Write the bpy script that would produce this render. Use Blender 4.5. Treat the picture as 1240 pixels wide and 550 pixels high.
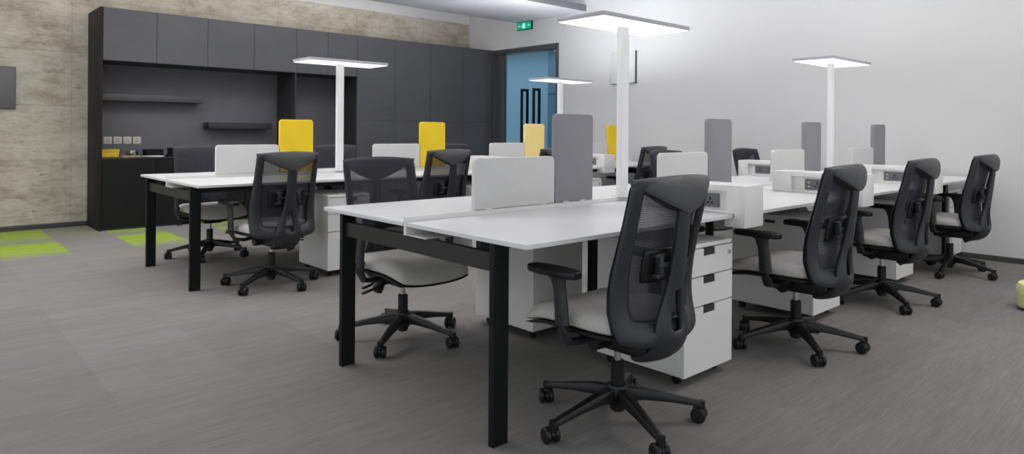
import bpy, bmesh, math, random
from mathutils import Vector, Matrix
random.seed(7)
for o in list(bpy.data.objects): bpy.data.objects.remove(o)
S = bpy.context.scene
C = bpy.context.collection
R = math.radians

# ------------------------------------------------------------------ camera
# world: X runs along the desk rows, Y across them towards the concrete wall
YAW, ROLL, FPX, HOR = 47.677, 0.436, 817.7, 159.04
cam = bpy.data.cameras.new('camera'); cam.sensor_width = 36; cam.lens = FPX / 1240 * 36
cam.shift_x = (0.6 - 0.88) / 1240; cam.shift_y = -(275 - HOR) / 1240
co = bpy.data.objects.new('camera', cam); C.objects.link(co); S.camera = co
fw = Vector((math.cos(R(YAW)), math.sin(R(YAW)), 0)); rt = Vector((math.sin(R(YAW)), -math.cos(R(YAW)), 0)); up = Vector((0, 0, 1))
m = Matrix((rt, up, -fw)).transposed().to_4x4()
co.matrix_world = Matrix.Translation((0, 0, 1.136)) @ m @ Matrix.Rotation(R(ROLL), 4, 'Z')
cam.clip_start = 0.05

# ------------------------------------------------------------------ world, lights, exposure
w = bpy.data.worlds.new('world'); S.world = w; w.use_nodes = True
w.node_tree.nodes['Background'].inputs[0].default_value = (0.93, 0.96, 1.0, 1)
w.node_tree.nodes['Background'].inputs[1].default_value = 1.3
S.view_settings.view_transform = 'Standard'; S.view_settings.look = 'None'
S.view_settings.gamma = 1; S.view_settings.exposure = -0.22; S.view_settings.use_curve_mapping = False

def area(name, loc, sx, sy, power, col=(1, 1, 1), rot=(0, 0, 0)):
    l = bpy.data.lights.new(name, 'AREA'); l.shape = 'RECTANGLE'; l.size = sx; l.size_y = sy; l.energy = power; l.color = col
    o = bpy.data.objects.new(name, l); C.objects.link(o); o.location = loc; o.rotation_euler = rot
    return o
area('ceiling_light_front', (4.2, 3.4, 3.40), 5.0, 2.6, 40, (1, 0.985, 0.96))
area('fill_light_concrete', (0.3, 5.6, 3.40), 3.0, 1.4, 95, (1, 0.975, 0.94))  # added unseen wall-washer that brightens the concrete wall
area('ceiling_light_cabinet', (2.6, 7.0, 2.83), 5.0, 0.6, 34, (0.97, 0.98, 1))
area('fill_light_right', (5.0, 0.3, 3.40), 2.4, 1.6, 62, (1, 0.975, 0.95))  # added fill, out of view, lifting the right wall and floor
area('fill_light_upper_concrete', (2.9, 8.30, 3.40), 6.0, 0.4, 38, (1, 0.98, 0.95))  # added unseen fill above the cabinets for the upper concrete strip
area('corridor_light', (8.5, 9.6, 2.7), 1.2, 3.5, 28, (0.95, 0.97, 1))

# ------------------------------------------------------------------ materials
def mat(name, col, rough=0.5, metal=0.0, spec=0.5, emit=None, es=1.0):
    m = bpy.data.materials.new(name); m.use_nodes = True
    b = m.node_tree.nodes['Principled BSDF']
    b.inputs['Base Color'].default_value = (*col, 1); b.inputs['Roughness'].default_value = rough
    b.inputs['Metallic'].default_value = metal; b.inputs['Specular IOR Level'].default_value = spec
    if emit: b.inputs['Emission Color'].default_value = (*emit, 1); b.inputs['Emission Strength'].default_value = es
    return m
class NT:
    def __init__(s, m): s.t = m.node_tree; s.b = s.t.nodes['Principled BSDF']
    def n(s, typ, **k):
        x = s.t.nodes.new(typ)
        for a, v in k.items(): setattr(x, a, v)
        return x
    def l(s, a, b): s.t.links.new(a, b)
    def math(s, op, a, b=None, c=None):
        x = s.n('ShaderNodeMath', operation=op)
        for i, v in enumerate((a, b, c)):
            if v is None: continue
            if isinstance(v, (int, float)): x.inputs[i].default_value = v
            else: s.l(v, x.inputs[i])
        return x.outputs[0]
    def noise(s, vec, scale, detail=4, rough=0.5, mapscale=None, loc=None):
        if mapscale or loc:
            mp = s.n('ShaderNodeMapping'); s.l(vec, mp.inputs[0])
            if mapscale: mp.inputs['Scale'].default_value = mapscale
            if loc: mp.inputs['Location'].default_value = loc
            vec = mp.outputs[0]
        x = s.n('ShaderNodeTexNoise'); s.l(vec, x.inputs['Vector']); x.inputs['Scale'].default_value = scale
        x.inputs['Detail'].default_value = detail; x.inputs['Roughness'].default_value = rough
        return x.outputs[0]
    def ramp(s, f, stops):
        r = s.n('ShaderNodeValToRGB'); s.l(f, r.inputs[0]); e = r.color_ramp.elements
        while len(e) < len(stops): e.new(0.5)
        for q, (p, c) in zip(e, stops): q.position = p; q.color = (*c, 1) if len(c) == 3 else c
        return r.outputs[0]
    def mix(s, f, a, b, mode='MIX'):
        x = s.n('ShaderNodeMix', data_type='RGBA', blend_type=mode)
        if isinstance(f, (int, float)): x.inputs[0].default_value = f
        else: s.l(f, x.inputs[0])
        for i, v in ((6, a), (7, b)):
            if isinstance(v, tuple): x.inputs[i].default_value = (*v, 1)
            else: s.l(v, x.inputs[i])
        return x.outputs[2]
    def bump(s, h, st, dist=0.01):
        x = s.n('ShaderNodeBump'); s.l(h, x.inputs['Height']); x.inputs['Strength'].default_value = st; x.inputs['Distance'].default_value = dist
        s.l(x.outputs[0], s.b.inputs['Normal'])
    def geo(s): return s.n('ShaderNodeNewGeometry').outputs['Position']
    def obj(s): return s.n('ShaderNodeTexCoord').outputs['Object']

M = {}
def grain(name, col, rough, scale, amt, bump=0.0, spec=0.5, coords='obj', mapscale=None):
    m_ = mat(name, col, rough, 0, spec); t = NT(m_); v = t.obj() if coords == 'obj' else t.geo()
    f = t.noise(v, scale, 4, 0.6, mapscale)
    c1 = tuple(x * (1 - amt) for x in col); c2 = tuple(min(1, x * (1 + amt)) for x in col)
    t.l(t.ramp(f, [(0.3, c1), (0.7, c2)]), t.b.inputs['Base Color'])
    if bump: t.bump(f, bump, 0.002)
    return m_
M['white'] = grain('white_laminate', (0.67, 0.67, 0.665), 0.35, 3, 0.015)
M['whitemetal'] = grain('white_powder_coat', (0.73, 0.722, 0.705), 0.4, 4, 0.015)
M['edge'] = mat('desktop_edge', (0.62, 0.61, 0.60), 0.5)
M['black'] = grain('black_powder_coat', (0.006, 0.007, 0.007), 0.5, 20, 0.15, spec=0.2)
M['blackrail'] = grain('dark_rail_coat', (0.022, 0.023, 0.021), 0.45, 20, 0.1, spec=0.3)
M['plastic'] = grain('charcoal_plastic', (0.026, 0.027, 0.030), 0.42, 60, 0.12, 0.05, 0.4)
M['plasticblk'] = grain('black_nylon', (0.010, 0.010, 0.011), 0.38, 60, 0.12, 0.05, 0.35)
M['pad'] = grain('dark_leatherette', (0.050, 0.050, 0.052), 0.5, 220, 0.15, 0.2)
M['chrome'] = mat('chrome', (0.7, 0.7, 0.7), 0.2, 1)
M['steel'] = mat('brushed_steel', (0.55, 0.55, 0.55), 0.35, 1)
M['slot'] = mat('dark_recess', (0.02, 0.02, 0.022), 0.6)
M['seat'] = grain('pale_grey_upholstery', (0.50, 0.49, 0.46), 0.9, 160, 0.14, 0.3, 0.2)
M['lampwhite'] = mat('lamp_white', (0.80, 0.80, 0.80), 0.4)
M['lampside'] = mat('lamp_side', (0.42, 0.42, 0.44), 0.45)
M['diffuser'] = mat('lamp_diffuser', (0.9, 0.9, 0.9), 0.5, emit=(1, 0.985, 0.96), es=0.92)
M['uplight'] = mat('lamp_uplight', (0.9, 0.9, 0.9), 0.5, emit=(0.97, 0.98, 1), es=20.0)
M['uplight_raft_fill'] = mat('lamp_uplight_raft_fill', (0.9, 0.9, 0.9), 0.5, emit=(0.93, 0.95, 1), es=80.0)  # rear lamps' upward glow boosted as fill for the ceiling raft
M['wall'] = grain('painted_white_wall', (0.63, 0.628, 0.622), 0.85, 1.2, 0.012, coords='geo')
M['ceil'] = grain('ceiling_white', (0.83, 0.83, 0.88), 0.9, 1.5, 0.015, coords='geo')
M['plug'] = mat('cream_socket_plastic', (0.62, 0.58, 0.52), 0.5)
M['doorframe'] = mat('door_frame_metal', (0.085, 0.09, 0.095), 0.4, 0.4)
M['socketgrey'] = mat('socket_grey', (0.13, 0.13, 0.14), 0.5)
M['yellowbox'] = grain('yellow_card', (0.70, 0.48, 0.02), 0.6, 8, 0.08)
M['kraft'] = grain('kraft_paper', (0.42, 0.27, 0.16), 0.8, 8, 0.08)
M['paper'] = grain('paper', (0.62, 0.62, 0.60), 0.8, 8, 0.08)
M['pouf'] = grain('pale_yellow_wool', (0.72, 0.72, 0.36), 0.95, 60, 0.1, 0.2)
M['base'] = mat('dark_skirting', (0.055, 0.055, 0.052), 0.6)

def fabric(name, col, amt=0.16):
    m_ = mat(name, col, 0.95, 0, 0.15); t = NT(m_); v = t.obj()
    a = t.noise(v, 130, 3, 0.7, (1, 1, 4)); b = t.noise(v, 130, 3, 0.7, (4, 4, 1))
    f = t.math('ADD', t.math('MULTIPLY', a, 0.5), t.math('MULTIPLY', b, 0.5))
    t.l(t.ramp(f, [(0.36, tuple(x * (1 - amt) for x in col)), (0.64, tuple(min(1, x * (1 + amt)) for x in col))]), t.b.inputs['Base Color'])
    t.bump(f, 0.25, 0.002)
    return m_
M['lightfelt'] = fabric('light_grey_fabric', (0.58, 0.575, 0.565), 0.08)
M['darkfelt'] = fabric('mid_grey_fabric', (0.255, 0.25, 0.268), 0.10)
M['yellowfelt'] = fabric('yellow_fabric', (0.78, 0.55, 0.03), 0.08)
M['palefelt'] = fabric('pale_yellow_fabric', (0.85, 0.66, 0.26), 0.08)

# see-through chair netting: fine woven holes
def netting():
    m_ = mat('chair_netting', (0.043, 0.043, 0.053), 0.85, 0, 0.2); t = NT(m_); v = t.obj()
    sp = t.n('ShaderNodeSeparateXYZ'); t.l(v, sp.inputs[0])
    wob = t.math('MULTIPLY', t.noise(v, 25, 2), 0.012)
    a = t.math('SINE', t.math('MULTIPLY', t.math('ADD', sp.outputs[2], wob), 2 * math.pi / 0.0055))
    b = t.math('SINE', t.math('MULTIPLY', sp.outputs[0], 2 * math.pi / 0.006))
    h = t.math('ADD', t.math('MULTIPLY', a, 0.14), t.math('MULTIPLY', b, 0.10))
    lw = t.n('ShaderNodeLayerWeight'); lw.inputs[0].default_value = 0.5
    ob = t.n('ShaderNodeMapRange'); t.l(lw.outputs['Facing'], ob.inputs[0]); ob.inputs[1].default_value = 0.30; ob.inputs[2].default_value = 0.62; ob.inputs[3].default_value = 0.84; ob.inputs[4].default_value = 1.10
    al = t.math('MINIMUM', t.math('SUBTRACT', ob.outputs[0], h), 1.0)
    tr = t.n('ShaderNodeBsdfTransparent'); mx = t.n('ShaderNodeMixShader')
    t.l(al, mx.inputs[0]); t.l(tr.outputs[0], mx.inputs[1]); t.l(t.b.outputs[0], mx.inputs[2])
    t.l(mx.outputs[0], t.t.nodes['Material Output'].inputs[0])
    return m_
M['net'] = netting()

def glass():
    m_ = mat('door_glass', (1, 1, 1), 0.0); t = NT(m_)
    tr = t.n('ShaderNodeBsdfTransparent'); tr.inputs[0].default_value = (0.80, 0.92, 0.97, 1)
    gl = t.n('ShaderNodeBsdfGlossy'); gl.inputs['Roughness'].default_value = 0.02
    fr = t.n('ShaderNodeFresnel'); fr.inputs[0].default_value = 1.5
    mx = t.n('ShaderNodeMixShader'); t.l(t.math('MULTIPLY', fr.outputs[0], t.math('SUBTRACT', 1.0, t.n('ShaderNodeNewGeometry').outputs['Backfacing'])), mx.inputs[0])
    t.l(tr.outputs[0], mx.inputs[1]); t.l(gl.outputs[0], mx.inputs[2]); t.l(mx.outputs[0], t.t.nodes['Material Output'].inputs[0])
    return m_
M['glass'] = glass()

def cabinet():
    col = (0.078, 0.078, 0.084)
    m_ = mat('charcoal_cabinet_front', col, 0.42, 0, 0.5); t = NT(m_); v = t.geo()
    f = t.noise(v, 2.2, 6, 0.65, (1, 1, 1.6)); g = t.noise(v, 40, 2, 0.5)
    f = t.math('ADD', t.math('MULTIPLY', f, 0.8), t.math('MULTIPLY', g, 0.2))
    t.l(t.ramp(f, [(0.3, (0.066, 0.066, 0.071)), (0.7, (0.088, 0.088, 0.095))]), t.b.inputs['Base Color'])
    return m_
M['cab'] = cabinet()
M['basecab'] = grain('base_cabinet_front', (0.010, 0.010, 0.011), 0.4, 5, 0.1, spec=0.25)  # near-black tone for base doors, darker than the other fronts
M['cabend'] = grain('dark_walnut_panel', (0.016, 0.013, 0.011), 0.6, 6, 0.3, spec=0.2, mapscale=(6, 6, 0.6))
M['cabin'] = grain('dark_cabinet_inside', (0.030, 0.030, 0.032), 0.55, 6, 0.1)
M['cabback'] = grain('charcoal_back_panel', (0.135, 0.135, 0.147), 0.6, 3, 0.06, coords='geo')
M['counter'] = mat('black_polished_worktop', (0.02, 0.02, 0.022), 0.15)
M['corr'] = grain('blue_corridor_paint', (0.20, 0.31, 0.38), 0.7, 1.5, 0.03, coords='geo')
M['corrdark'] = grain('dark_blue_corridor_panel', (0.05, 0.12, 0.17), 0.5, 1.5, 0.05, coords='geo')

def concrete():
    m_ = mat('board_marked_concrete', (0.4, 0.38, 0.33), 0.85, 0, 0.25); t = NT(m_); v = t.geo()
    big = t.noise(v, 0.9, 5, 0.6, (1, 1, 1.6)); mid = t.noise(v, 2.6, 8, 0.72, (1, 1, 1.35)); fine = t.noise(v, 22, 5, 0.7, (0.7, 1, 1.5))
    streak = t.noise(v, 2.4, 5, 0.65, (0.7, 1, 3.5))
    f = t.math('ADD', t.math('MULTIPLY', big, 0.30), t.math('MULTIPLY', mid, 0.40))
    f = t.math('ADD', f, t.math('MULTIPLY', fine, 0.16)); f = t.math('ADD', f, t.math('MULTIPLY', streak, 0.14))
    base = t.ramp(f, [(0.36, (0.20, 0.170, 0.125)), (0.44, (0.345, 0.31, 0.245)), (0.51, (0.47, 0.432, 0.36)), (0.62, (0.60, 0.57, 0.50))])
    # dark patches (blow holes and stains)
    st = t.ramp(t.noise(v, 5.5, 5, 0.6, (1, 1, 2.2), (3.1, 0, 1.7)), [(0.60, (0, 0, 0)), (0.70, (1, 1, 1))])
    base = t.mix(t.math('MULTIPLY', st, 0.40), base, (0.15, 0.135, 0.105))
    dm = t.ramp(t.noise(v, 9.0, 3, 0.55, (0.55, 1, 3.2), (7.3, 0, 4.1)), [(0.63, (0, 0, 0)), (0.70, (1, 1, 1))])
    base = t.mix(t.math('MULTIPLY', dm, 0.28), base, (0.13, 0.115, 0.085))
    vo = t.n('ShaderNodeTexVoronoi'); mp = t.n('ShaderNodeMapping'); t.l(v, mp.inputs[0]); mp.inputs['Scale'].default_value = (1, 1, 1.4); t.l(mp.outputs[0], vo.inputs['Vector']); vo.inputs['Scale'].default_value = 5.5
    hole = t.ramp(vo.outputs['Distance'], [(0.05, (1, 1, 1)), (0.10, (0, 0, 0))])
    base = t.mix(t.math('MULTIPLY', hole, 0.6), base, (0.13, 0.12, 0.09))
    sp = t.n('ShaderNodeSeparateXYZ'); t.l(v, sp.inputs[0])
    def line(coord, pitch, off, wd):
        x = t.math('ABSOLUTE', t.math('SUBTRACT', t.math('FRACT', t.math('DIVIDE', t.math('ADD', coord, off), pitch)), 0.5))
        return t.math('LESS_THAN', x, wd / pitch)
    ln = t.math('MAXIMUM', line(sp.outputs[0], 1.22, 0.35, 0.006), line(sp.outputs[2], 0.62, 0.16, 0.006))
    base = t.mix(t.math('MULTIPLY', ln, 0.22), base, (0.14, 0.13, 0.10))
    t.l(base, t.b.inputs['Base Color']); t.bump(f, 0.3, 0.012)
    return m_
M['concrete'] = concrete()

def carpet():
    m_ = mat('striped_carpet_tiles', (0.12, 0.115, 0.11), 0.95, 0, 0.1); t = NT(m_); v = t.geo()
    sp = t.n('ShaderNodeSeparateXYZ'); t.l(v, sp.inputs[0]); X, Y = sp.outputs[0], sp.outputs[1]
    # fine ribs along X
    st = t.noise(v, 1.0, 4, 0.7, (5.0, 120, 1)); st2 = t.noise(v, 1.0, 3, 0.6, (0.9, 16, 1)); st3 = t.noise(v, 1.0, 2, 0.5, (0.35, 3.2, 1))
    f = t.math('ADD', t.math('MULTIPLY', st, 0.62), t.math('MULTIPLY', st2, 0.20)); f = t.math('ADD', f, t.math('MULTIPLY', st3, 0.18))
    grey = t.ramp(f, [(0.30, (0.155, 0.148, 0.140)), (0.50, (0.208, 0.200, 0.190)), (0.70, (0.268, 0.258, 0.246))])
    # tile to tile variation
    cx = t.math('FLOOR', t.math('DIVIDE', t.math('ADD', X, 0.34), 0.51)); cy = t.math('FLOOR', t.math('DIVIDE', t.math('ADD', Y, -0.14), 1.0))
    cb = t.n('ShaderNodeCombineXYZ'); t.l(cx, cb.inputs[0]); t.l(cy, cb.inputs[1])
    wn = t.n('ShaderNodeTexWhiteNoise'); t.l(cb.outputs[0], wn.inputs[0])
    tv = t.math('ADD', t.math('MULTIPLY', wn.outputs[0], 0.10), 0.95)
    grey = t.mix(1.0, grey, t.n('ShaderNodeCombineColor').outputs[0], 'MULTIPLY')
    cc = [n for n in t.t.nodes if n.bl_idname == 'ShaderNodeCombineColor'][0]
    for i in range(3): t.l(tv, cc.inputs[i])
    # green accent tiles beside the concrete wall
    def between(c, a, b): return t.math('MULTIPLY', t.math('GREATER_THAN', c, a), t.math('LESS_THAN', c, b))
    fr = t.math('FRACT', t.math('ADD', Y, 0.88))                       # 0..1 across one tile
    env = t.ramp(fr, [(0.0, (0.04,) * 3), (0.32, (0.75,) * 3), (0.62, (1,) * 3), (0.85, (0.9,) * 3), (1.0, (0.35,) * 3)])
    a = between(X, 0.67, 1.18); b = t.math('MULTIPLY', t.math('ADD', between(X, 1.70, 2.20), between(X, 2.72, 3.22)), between(Y, 7.12, 8.54))
    row = t.math('GREATER_THAN', Y, 7.12)
    c = t.math('MULTIPLY', between(X, 1.18, 1.70), t.math('GREATER_THAN', Y, 8.12))
    g = t.math('ADD', t.math('MULTIPLY', t.math('ADD', a, b), row), t.math('MULTIPLY', c, 0.22))
    wv = t.noise(v, 1.0, 3, 0.6, (0.5, 26, 1)); wv = t.ramp(wv, [(0.36, (0.35,) * 3), (0.52, (1,) * 3)])
    g = t.math('MULTIPLY', t.math('MULTIPLY', g, env), wv)
    gc = t.ramp(st, [(0.3, (0.21, 0.30, 0.010)), (0.7, (0.37, 0.50, 0.025))])
    col = t.mix(g, grey, gc)
    t.l(col, t.b.inputs['Base Color']); t.bump(f, 0.5, 0.004)
    return m_
M['carpet'] = carpet()

# ------------------------------------------------------------------ mesh helpers
class MB:
    def __init__(s): s.bm = bmesh.new()
    def box(s, x0, x1, y0, y1, z0, z1, bev=0.0, seg=2, mi=0, rot=None, piv=None):
        b = bmesh.new(); bmesh.ops.create_cube(b, size=1)
        for v in b.verts: v.co = Vector((x0 + (v.co.x + .5) * (x1 - x0), y0 + (v.co.y + .5) * (y1 - y0), z0 + (v.co.z + .5) * (z1 - z0)))
        if bev: bmesh.ops.bevel(b, geom=list(b.edges), offset=bev, segments=seg, affect='EDGES', profile=0.5)
        if rot is not None: bmesh.ops.rotate(b, verts=b.verts, cent=piv or Vector(((x0 + x1) / 2, (y0 + y1) / 2, (z0 + z1) / 2)), matrix=rot)
        s.join(b, mi); return s
    def join(s, b, mi=0):
        for f in b.faces: f.material_index = mi
        me = bpy.data.meshes.new('t'); b.to_mesh(me); s.bm.from_mesh(me); bpy.data.meshes.remove(me); b.free()
    def cyl(s, p, q, r0, r1=None, n=20, mi=0, cap=True):
        p, q = Vector(p), Vector(q); d = q - p; r1 = r0 if r1 is None else r1
        b = bmesh.new(); bmesh.ops.create_cone(b, cap_ends=cap, segments=n, radius1=r0, radius2=r1, depth=d.length)
        mt = Matrix.Translation((p + q) / 2) @ d.to_track_quat('Z', 'Y').to_matrix().to_4x4()
        bmesh.ops.transform(b, matrix=mt, verts=b.verts); s.join(b, mi); return s
    def lathe(s, prof, axis_p=(0, 0, 0), axis='Z', n=24, mi=0):
        b = bmesh.new(); rings = []
        for r, z in prof:
            rr = []
            for i in range(n):
                a = 2 * math.pi * i / n; c = (r * math.cos(a), r * math.sin(a), z)
                if axis == 'X': c = (z, c[0], c[1])
                if axis == 'Y': c = (c[0], z, c[1])
                rr.append(b.verts.new(Vector(c) + Vector(axis_p)))
            rings.append(rr)
        for a_, c_ in zip(rings, rings[1:]):
            for i in range(n): b.faces.new((a_[i], a_[(i + 1) % n], c_[(i + 1) % n], c_[i]))
        b.faces.new(rings[0][::-1]); b.faces.new(rings[-1])
        bmesh.ops.recalc_face_normals(b, faces=b.faces); s.join(b, mi); return s
    def tube(s, pts, r, n=10, mi=0):
        # swept section; r is a radius or a list of (rx, rz)
        b = bmesh.new(); rings = []; N = len(pts); pts = [Vector(p) for p in pts]
        for i, p in enumerate(pts):
            d = (pts[min(i + 1, N - 1)] - pts[max(i - 1, 0)]).normalized()
            side = d.cross(Vector((0, 0, 1)))
            side = side.normalized() if side.length > 1e-3 else Vector((1, 0, 0))
            u = side.cross(d).normalized(); rx, rz = (r, r) if isinstance(r, (int, float)) else r[i]
            rings.append([b.verts.new(p + side * rx * math.cos(2 * math.pi * k / n) + u * rz * math.sin(2 * math.pi * k / n)) for k in range(n)])
        for a_, c_ in zip(rings, rings[1:]):
            for k in range(n): b.faces.new((a_[k], a_[(k + 1) % n], c_[(k + 1) % n], c_[k]))
        b.faces.new(rings[0][::-1]); b.faces.new(rings[-1]); bmesh.ops.recalc_face_normals(b, faces=b.faces)
        s.join(b, mi); return s
    def prism(s, poly, axis, a0, a1, bev=0.0, mi=0, seg=2):
        # poly = 2D outline; axis 'X' -> (y,z), 'Y' -> (x,z), 'Z' -> (x,y)
        b = bmesh.new()
        def P(p, t): return {'X': (t, p[0], p[1]), 'Y': (p[0], t, p[1]), 'Z': (p[0], p[1], t)}[axis]
        A = [b.verts.new(P(p, a0)) for p in poly]; B = [b.verts.new(P(p, a1)) for p in poly]; n = len(poly)
        b.faces.new(A); b.faces.new(B[::-1])
        for i in range(n): b.faces.new((A[i], B[i], B[(i + 1) % n], A[(i + 1) % n]))
        bmesh.ops.recalc_face_normals(b, faces=b.faces)
        if bev:
            ed = [e for e in b.edges if len(e.link_faces) == 2 and any(len(f.verts) == n for f in e.link_faces)]
            bmesh.ops.bevel(b, geom=ed, offset=bev, segments=seg, affect='EDGES', profile=0.5)
        s.join(b, mi); return s
    def xf(s, mtx): bmesh.ops.transform(s.bm, matrix=mtx, verts=s.bm.verts); return s
    def build(s, name, mats, parent=None, sharp=35, loc=None):
        me = bpy.data.meshes.new(name)
        for f in s.bm.faces: f.smooth = True
        s.bm.to_mesh(me); s.bm.free(); me.set_sharp_from_angle(angle=R(sharp))
        if not isinstance(mats, (list, tuple)): mats = [mats]
        for m_ in mats: me.materials.append(m_)
        o = bpy.data.objects.new(name, me); C.objects.link(o)
        if loc: o.location = loc
        if parent: o.parent = parent
        return o
def rrect(x0, x1, z0, z1, r, n=6, bottom=True):
    pts = []
    for cx, cz, a0 in ((x1 - r, z1 - r, 0), (x0 + r, z1 - r, 90), (x0 + r, z0 + r, 180), (x1 - r, z0 + r, 270)):
        if a0 >= 180 and not bottom: pts.append((x0 if a0 == 180 else x1, z0)); continue
        for k in range(n + 1):
            a = R(a0 + 90 * k / n); pts.append((cx + r * math.cos(a), cz + r * math.sin(a)))
    return pts
def empty(name, loc, rz=0.0):
    o = bpy.data.objects.new(name, None); C.objects.link(o); o.location = loc; o.rotation_euler = (0, 0, rz); o.empty_display_size = 0.05; return o
def tag(o, label, cat, group=None, kind=None):
    o['label'] = label; o['category'] = cat
    if group: o['group'] = group
    if kind: o['kind'] = kind
    return o
def struct(o): o['kind'] = 'structure'; return o
def copy_tree(o, parent=None):
    c = o.copy(); C.objects.link(c)
    if parent: c.parent = parent
    for ch in list(o.children): copy_tree(ch, c)
    return c

# ------------------------------------------------------------------ the room
WX, WY, CH = 7.328, 9.164, 3.45
struct(MB().box(-3.2, WX + 0.0, -3.0, WY, -0.05, 0).build('floor', M['carpet']))
struct(MB().box(-3.2, WX + 0.15, -3.0, WY + 0.15, CH, CH + 0.1).build('ceiling', M['ceil']))
struct(MB().box(-3.2, WX, WY, WY + 0.2, -0.05, 2.976).build('wall_left', M['concrete']))
struct(MB().box(-3.2, WX + 0.15, WY + 0.006, WY + 0.2, 2.976, CH).build('wall_left_upper', M['wall']))
DY0, DY1, DZ = 7.02, 8.52, 2.47
struct(MB().box(WX, WX + 0.15, -3.0, DY0, -0.05, CH).box(WX, WX + 0.15, DY0, DY1, DZ, CH).box(WX, WX + 0.15, DY1, WY + 0.006, -0.05, CH).build('wall_right', M['wall']))
struct(MB().box(-0.8, WX, 6.494, 7.96, 2.87, 2.965, 0.002).build('ceiling_raft', M['ceil']))
struct(MB().box(-0.8, WX, 6.484, 6.4935, 2.872, 2.963, 0.001).build('trim_2', mat('grey_ceiling_edge', (0.17, 0.17, 0.185), 0.6)))
struct(MB().box(-3.2, 1.64, WY - 0.012, WY, 0, 0.055, 0.002).build('baseboard_left', M['base']))
struct(MB().box(WX - 0.012, WX, -3.0, DY0, 0, 0.048, 0.002).build('baseboard_right', M['base']))
# corridor behind the glass door
struct(MB().box(WX + 0.15, 9.9, 6.2, 9.7, -0.05, 0).build('floor_corridor', M['base']))
struct(MB().box(9.5, 9.6, 6.2, 13.5, 0, 2.8).box(WX + 0.15, 9.6, 12.9, 13.0, 0, 2.8).build('wall_corridor', M['corr']))
struct(MB().box(WX + 0.15, 9.6, 5.2, 13.0, 2.75, 2.8).build('ceiling_corridor', M['ceil']))
struct(MB().box(WX + 0.15, 9.6, 5.2, 5.3, 0, 2.8).build('wall_corridor_end', M['corr']))
colm = MB().box(9.30, 9.5, 8.40, 9.20, 0, 2.75, 0.004).box(9.28, 9.30, 8.5, 9.18, 1.86, 1.95, 0.002).build('trim_1', M['corrdark']); struct(colm)

# glass double door
d = struct(empty('door_1', (WX, (DY0 + DY1) / 2, 0)))
def sub(o, g):
    o.parent = g; o.location = (0, 0, 0); return o
def rel(o, d):
    o.parent = d; o.location = Vector(o.location) - Vector(d.location); return o
fr = MB().box(WX - 0.02, WX + 0.17, DY0, DY0 + 0.045, 0, DZ, 0.002).box(WX - 0.02, WX + 0.17, DY1 - 0.045, DY1, 0, DZ, 0.002).box(WX - 0.02, WX + 0.17, DY0 + 0.045, DY1 - 0.045, DZ - 0.075, DZ, 0.002)
fr.box(WX + 0.0, WX + 0.1, 8.30, DY1 - 0.045, 0, DZ - 0.075, 0.002)
rel(fr.build('door_frame', M['doorframe']), d)
for y0, y1, hy in ((7.075, 7.672, 7.53), (7.682, 8.29, 7.80)):
    g = rel(MB().box(WX + 0.03, WX + 0.042, y0, y1, 0.01, DZ - 0.085).build('door_glass', M['glass']), d)
    h = MB()
    for xs in (-1, 1):
        xb = WX + 0.036 + xs * 0.06
        h.box(xb - 0.014, xb + 0.014, hy - 0.02, hy + 0.02, 0.55, 1.81, 0.003)
        for z in (0.57, 1.79): a_, b_ = sorted((WX + 0.036 + xs * 0.006, xb)); h.box(a_, b_, hy - 0.018, hy + 0.018, z - 0.018, z + 0.018, 0.002)
    sub(h.build('door_handle', M['black']), g)
    hg = MB().box(WX + 0.028, WX + 0.044, y0 if y0 < 7.5 else y1 - 0.09, y0 + 0.09 if y0 < 7.5 else y1, 2.33, 2.384, 0.002)
    sub(hg.build('door_hinge', M['steel']), g)

# exit sign with running figure
s = tag(empty('exit_sign', (WX, 7.752, 2.805)), 'small green illuminated running-man exit sign on the wall above the glass door', 'exit sign')
rel(MB().box(WX - 0.03, WX, 7.586, 7.918, 2.738, 2.868, 0.004).build('sign_case', M['black']), s)
GM = mat('green_sign_face', (0.0, 0.22, 0.12), 0.4, emit=(0.0, 0.30, 0.16), es=0.9); WM = mat('sign_white', (0.8, 1, 0.9), 0.4, emit=(0.65, 1.0, 0.85), es=1.0)
rel(MB().box(WX - 0.033, WX - 0.03, 7.596, 7.908, 2.748, 2.858).build('sign_face', GM), s)
fx = WX - 0.036
pg = MB().box(fx, fx + 0.003, 7.70, 7.81, 2.752, 2.854)
LM = mat('sign_light_green', (0.1, 0.6, 0.4), 0.4, emit=(0.25, 0.8, 0.55), es=0.8)
rel(pg.build('sign_door_panel', mat('sign_mid_green', (0, 0.3, 0.18), 0.4, emit=(0.0, 0.42, 0.26), es=0.9)), s)
mn = MB(); X2 = fx - 0.002
mn.cyl((X2, 7.752, 2.838), (X2 + 0.001, 7.752, 2.838), 0.008, n=12)
for a, b, r in (((7.755, 2.828), (7.760, 2.798), 0.010), ((7.760, 2.798), (7.742, 2.782), 0.005), ((7.742, 2.782), (7.748, 2.762), 0.0045), ((7.760, 2.798), (7.772, 2.780), 0.005), ((7.772, 2.780), (7.788, 2.776), 0.0045), ((7.756, 2.824), (7.738, 2.812), 0.004), ((7.756, 2.824), (7.776, 2.814), 0.004)):
    mn.cyl((X2, *a), (X2, *b), r * 1.3, n=8)
rel(mn.build('running_figure', WM), s)
for yc, sg in ((7.86, 1), (7.645, -1)):
    ar = MB().prism([(yc + sg * 0.03, 2.803), (yc + sg * 0.008, 2.822), (yc + sg * 0.008, 2.810), (yc - sg * 0.028, 2.810), (yc - sg * 0.028, 2.796), (yc + sg * 0.008, 2.796), (yc + sg * 0.008, 2.784)], 'X', fx + 0.001, fx + 0.003)
    rel(ar.build('sign_arrow', LM), s)

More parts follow.
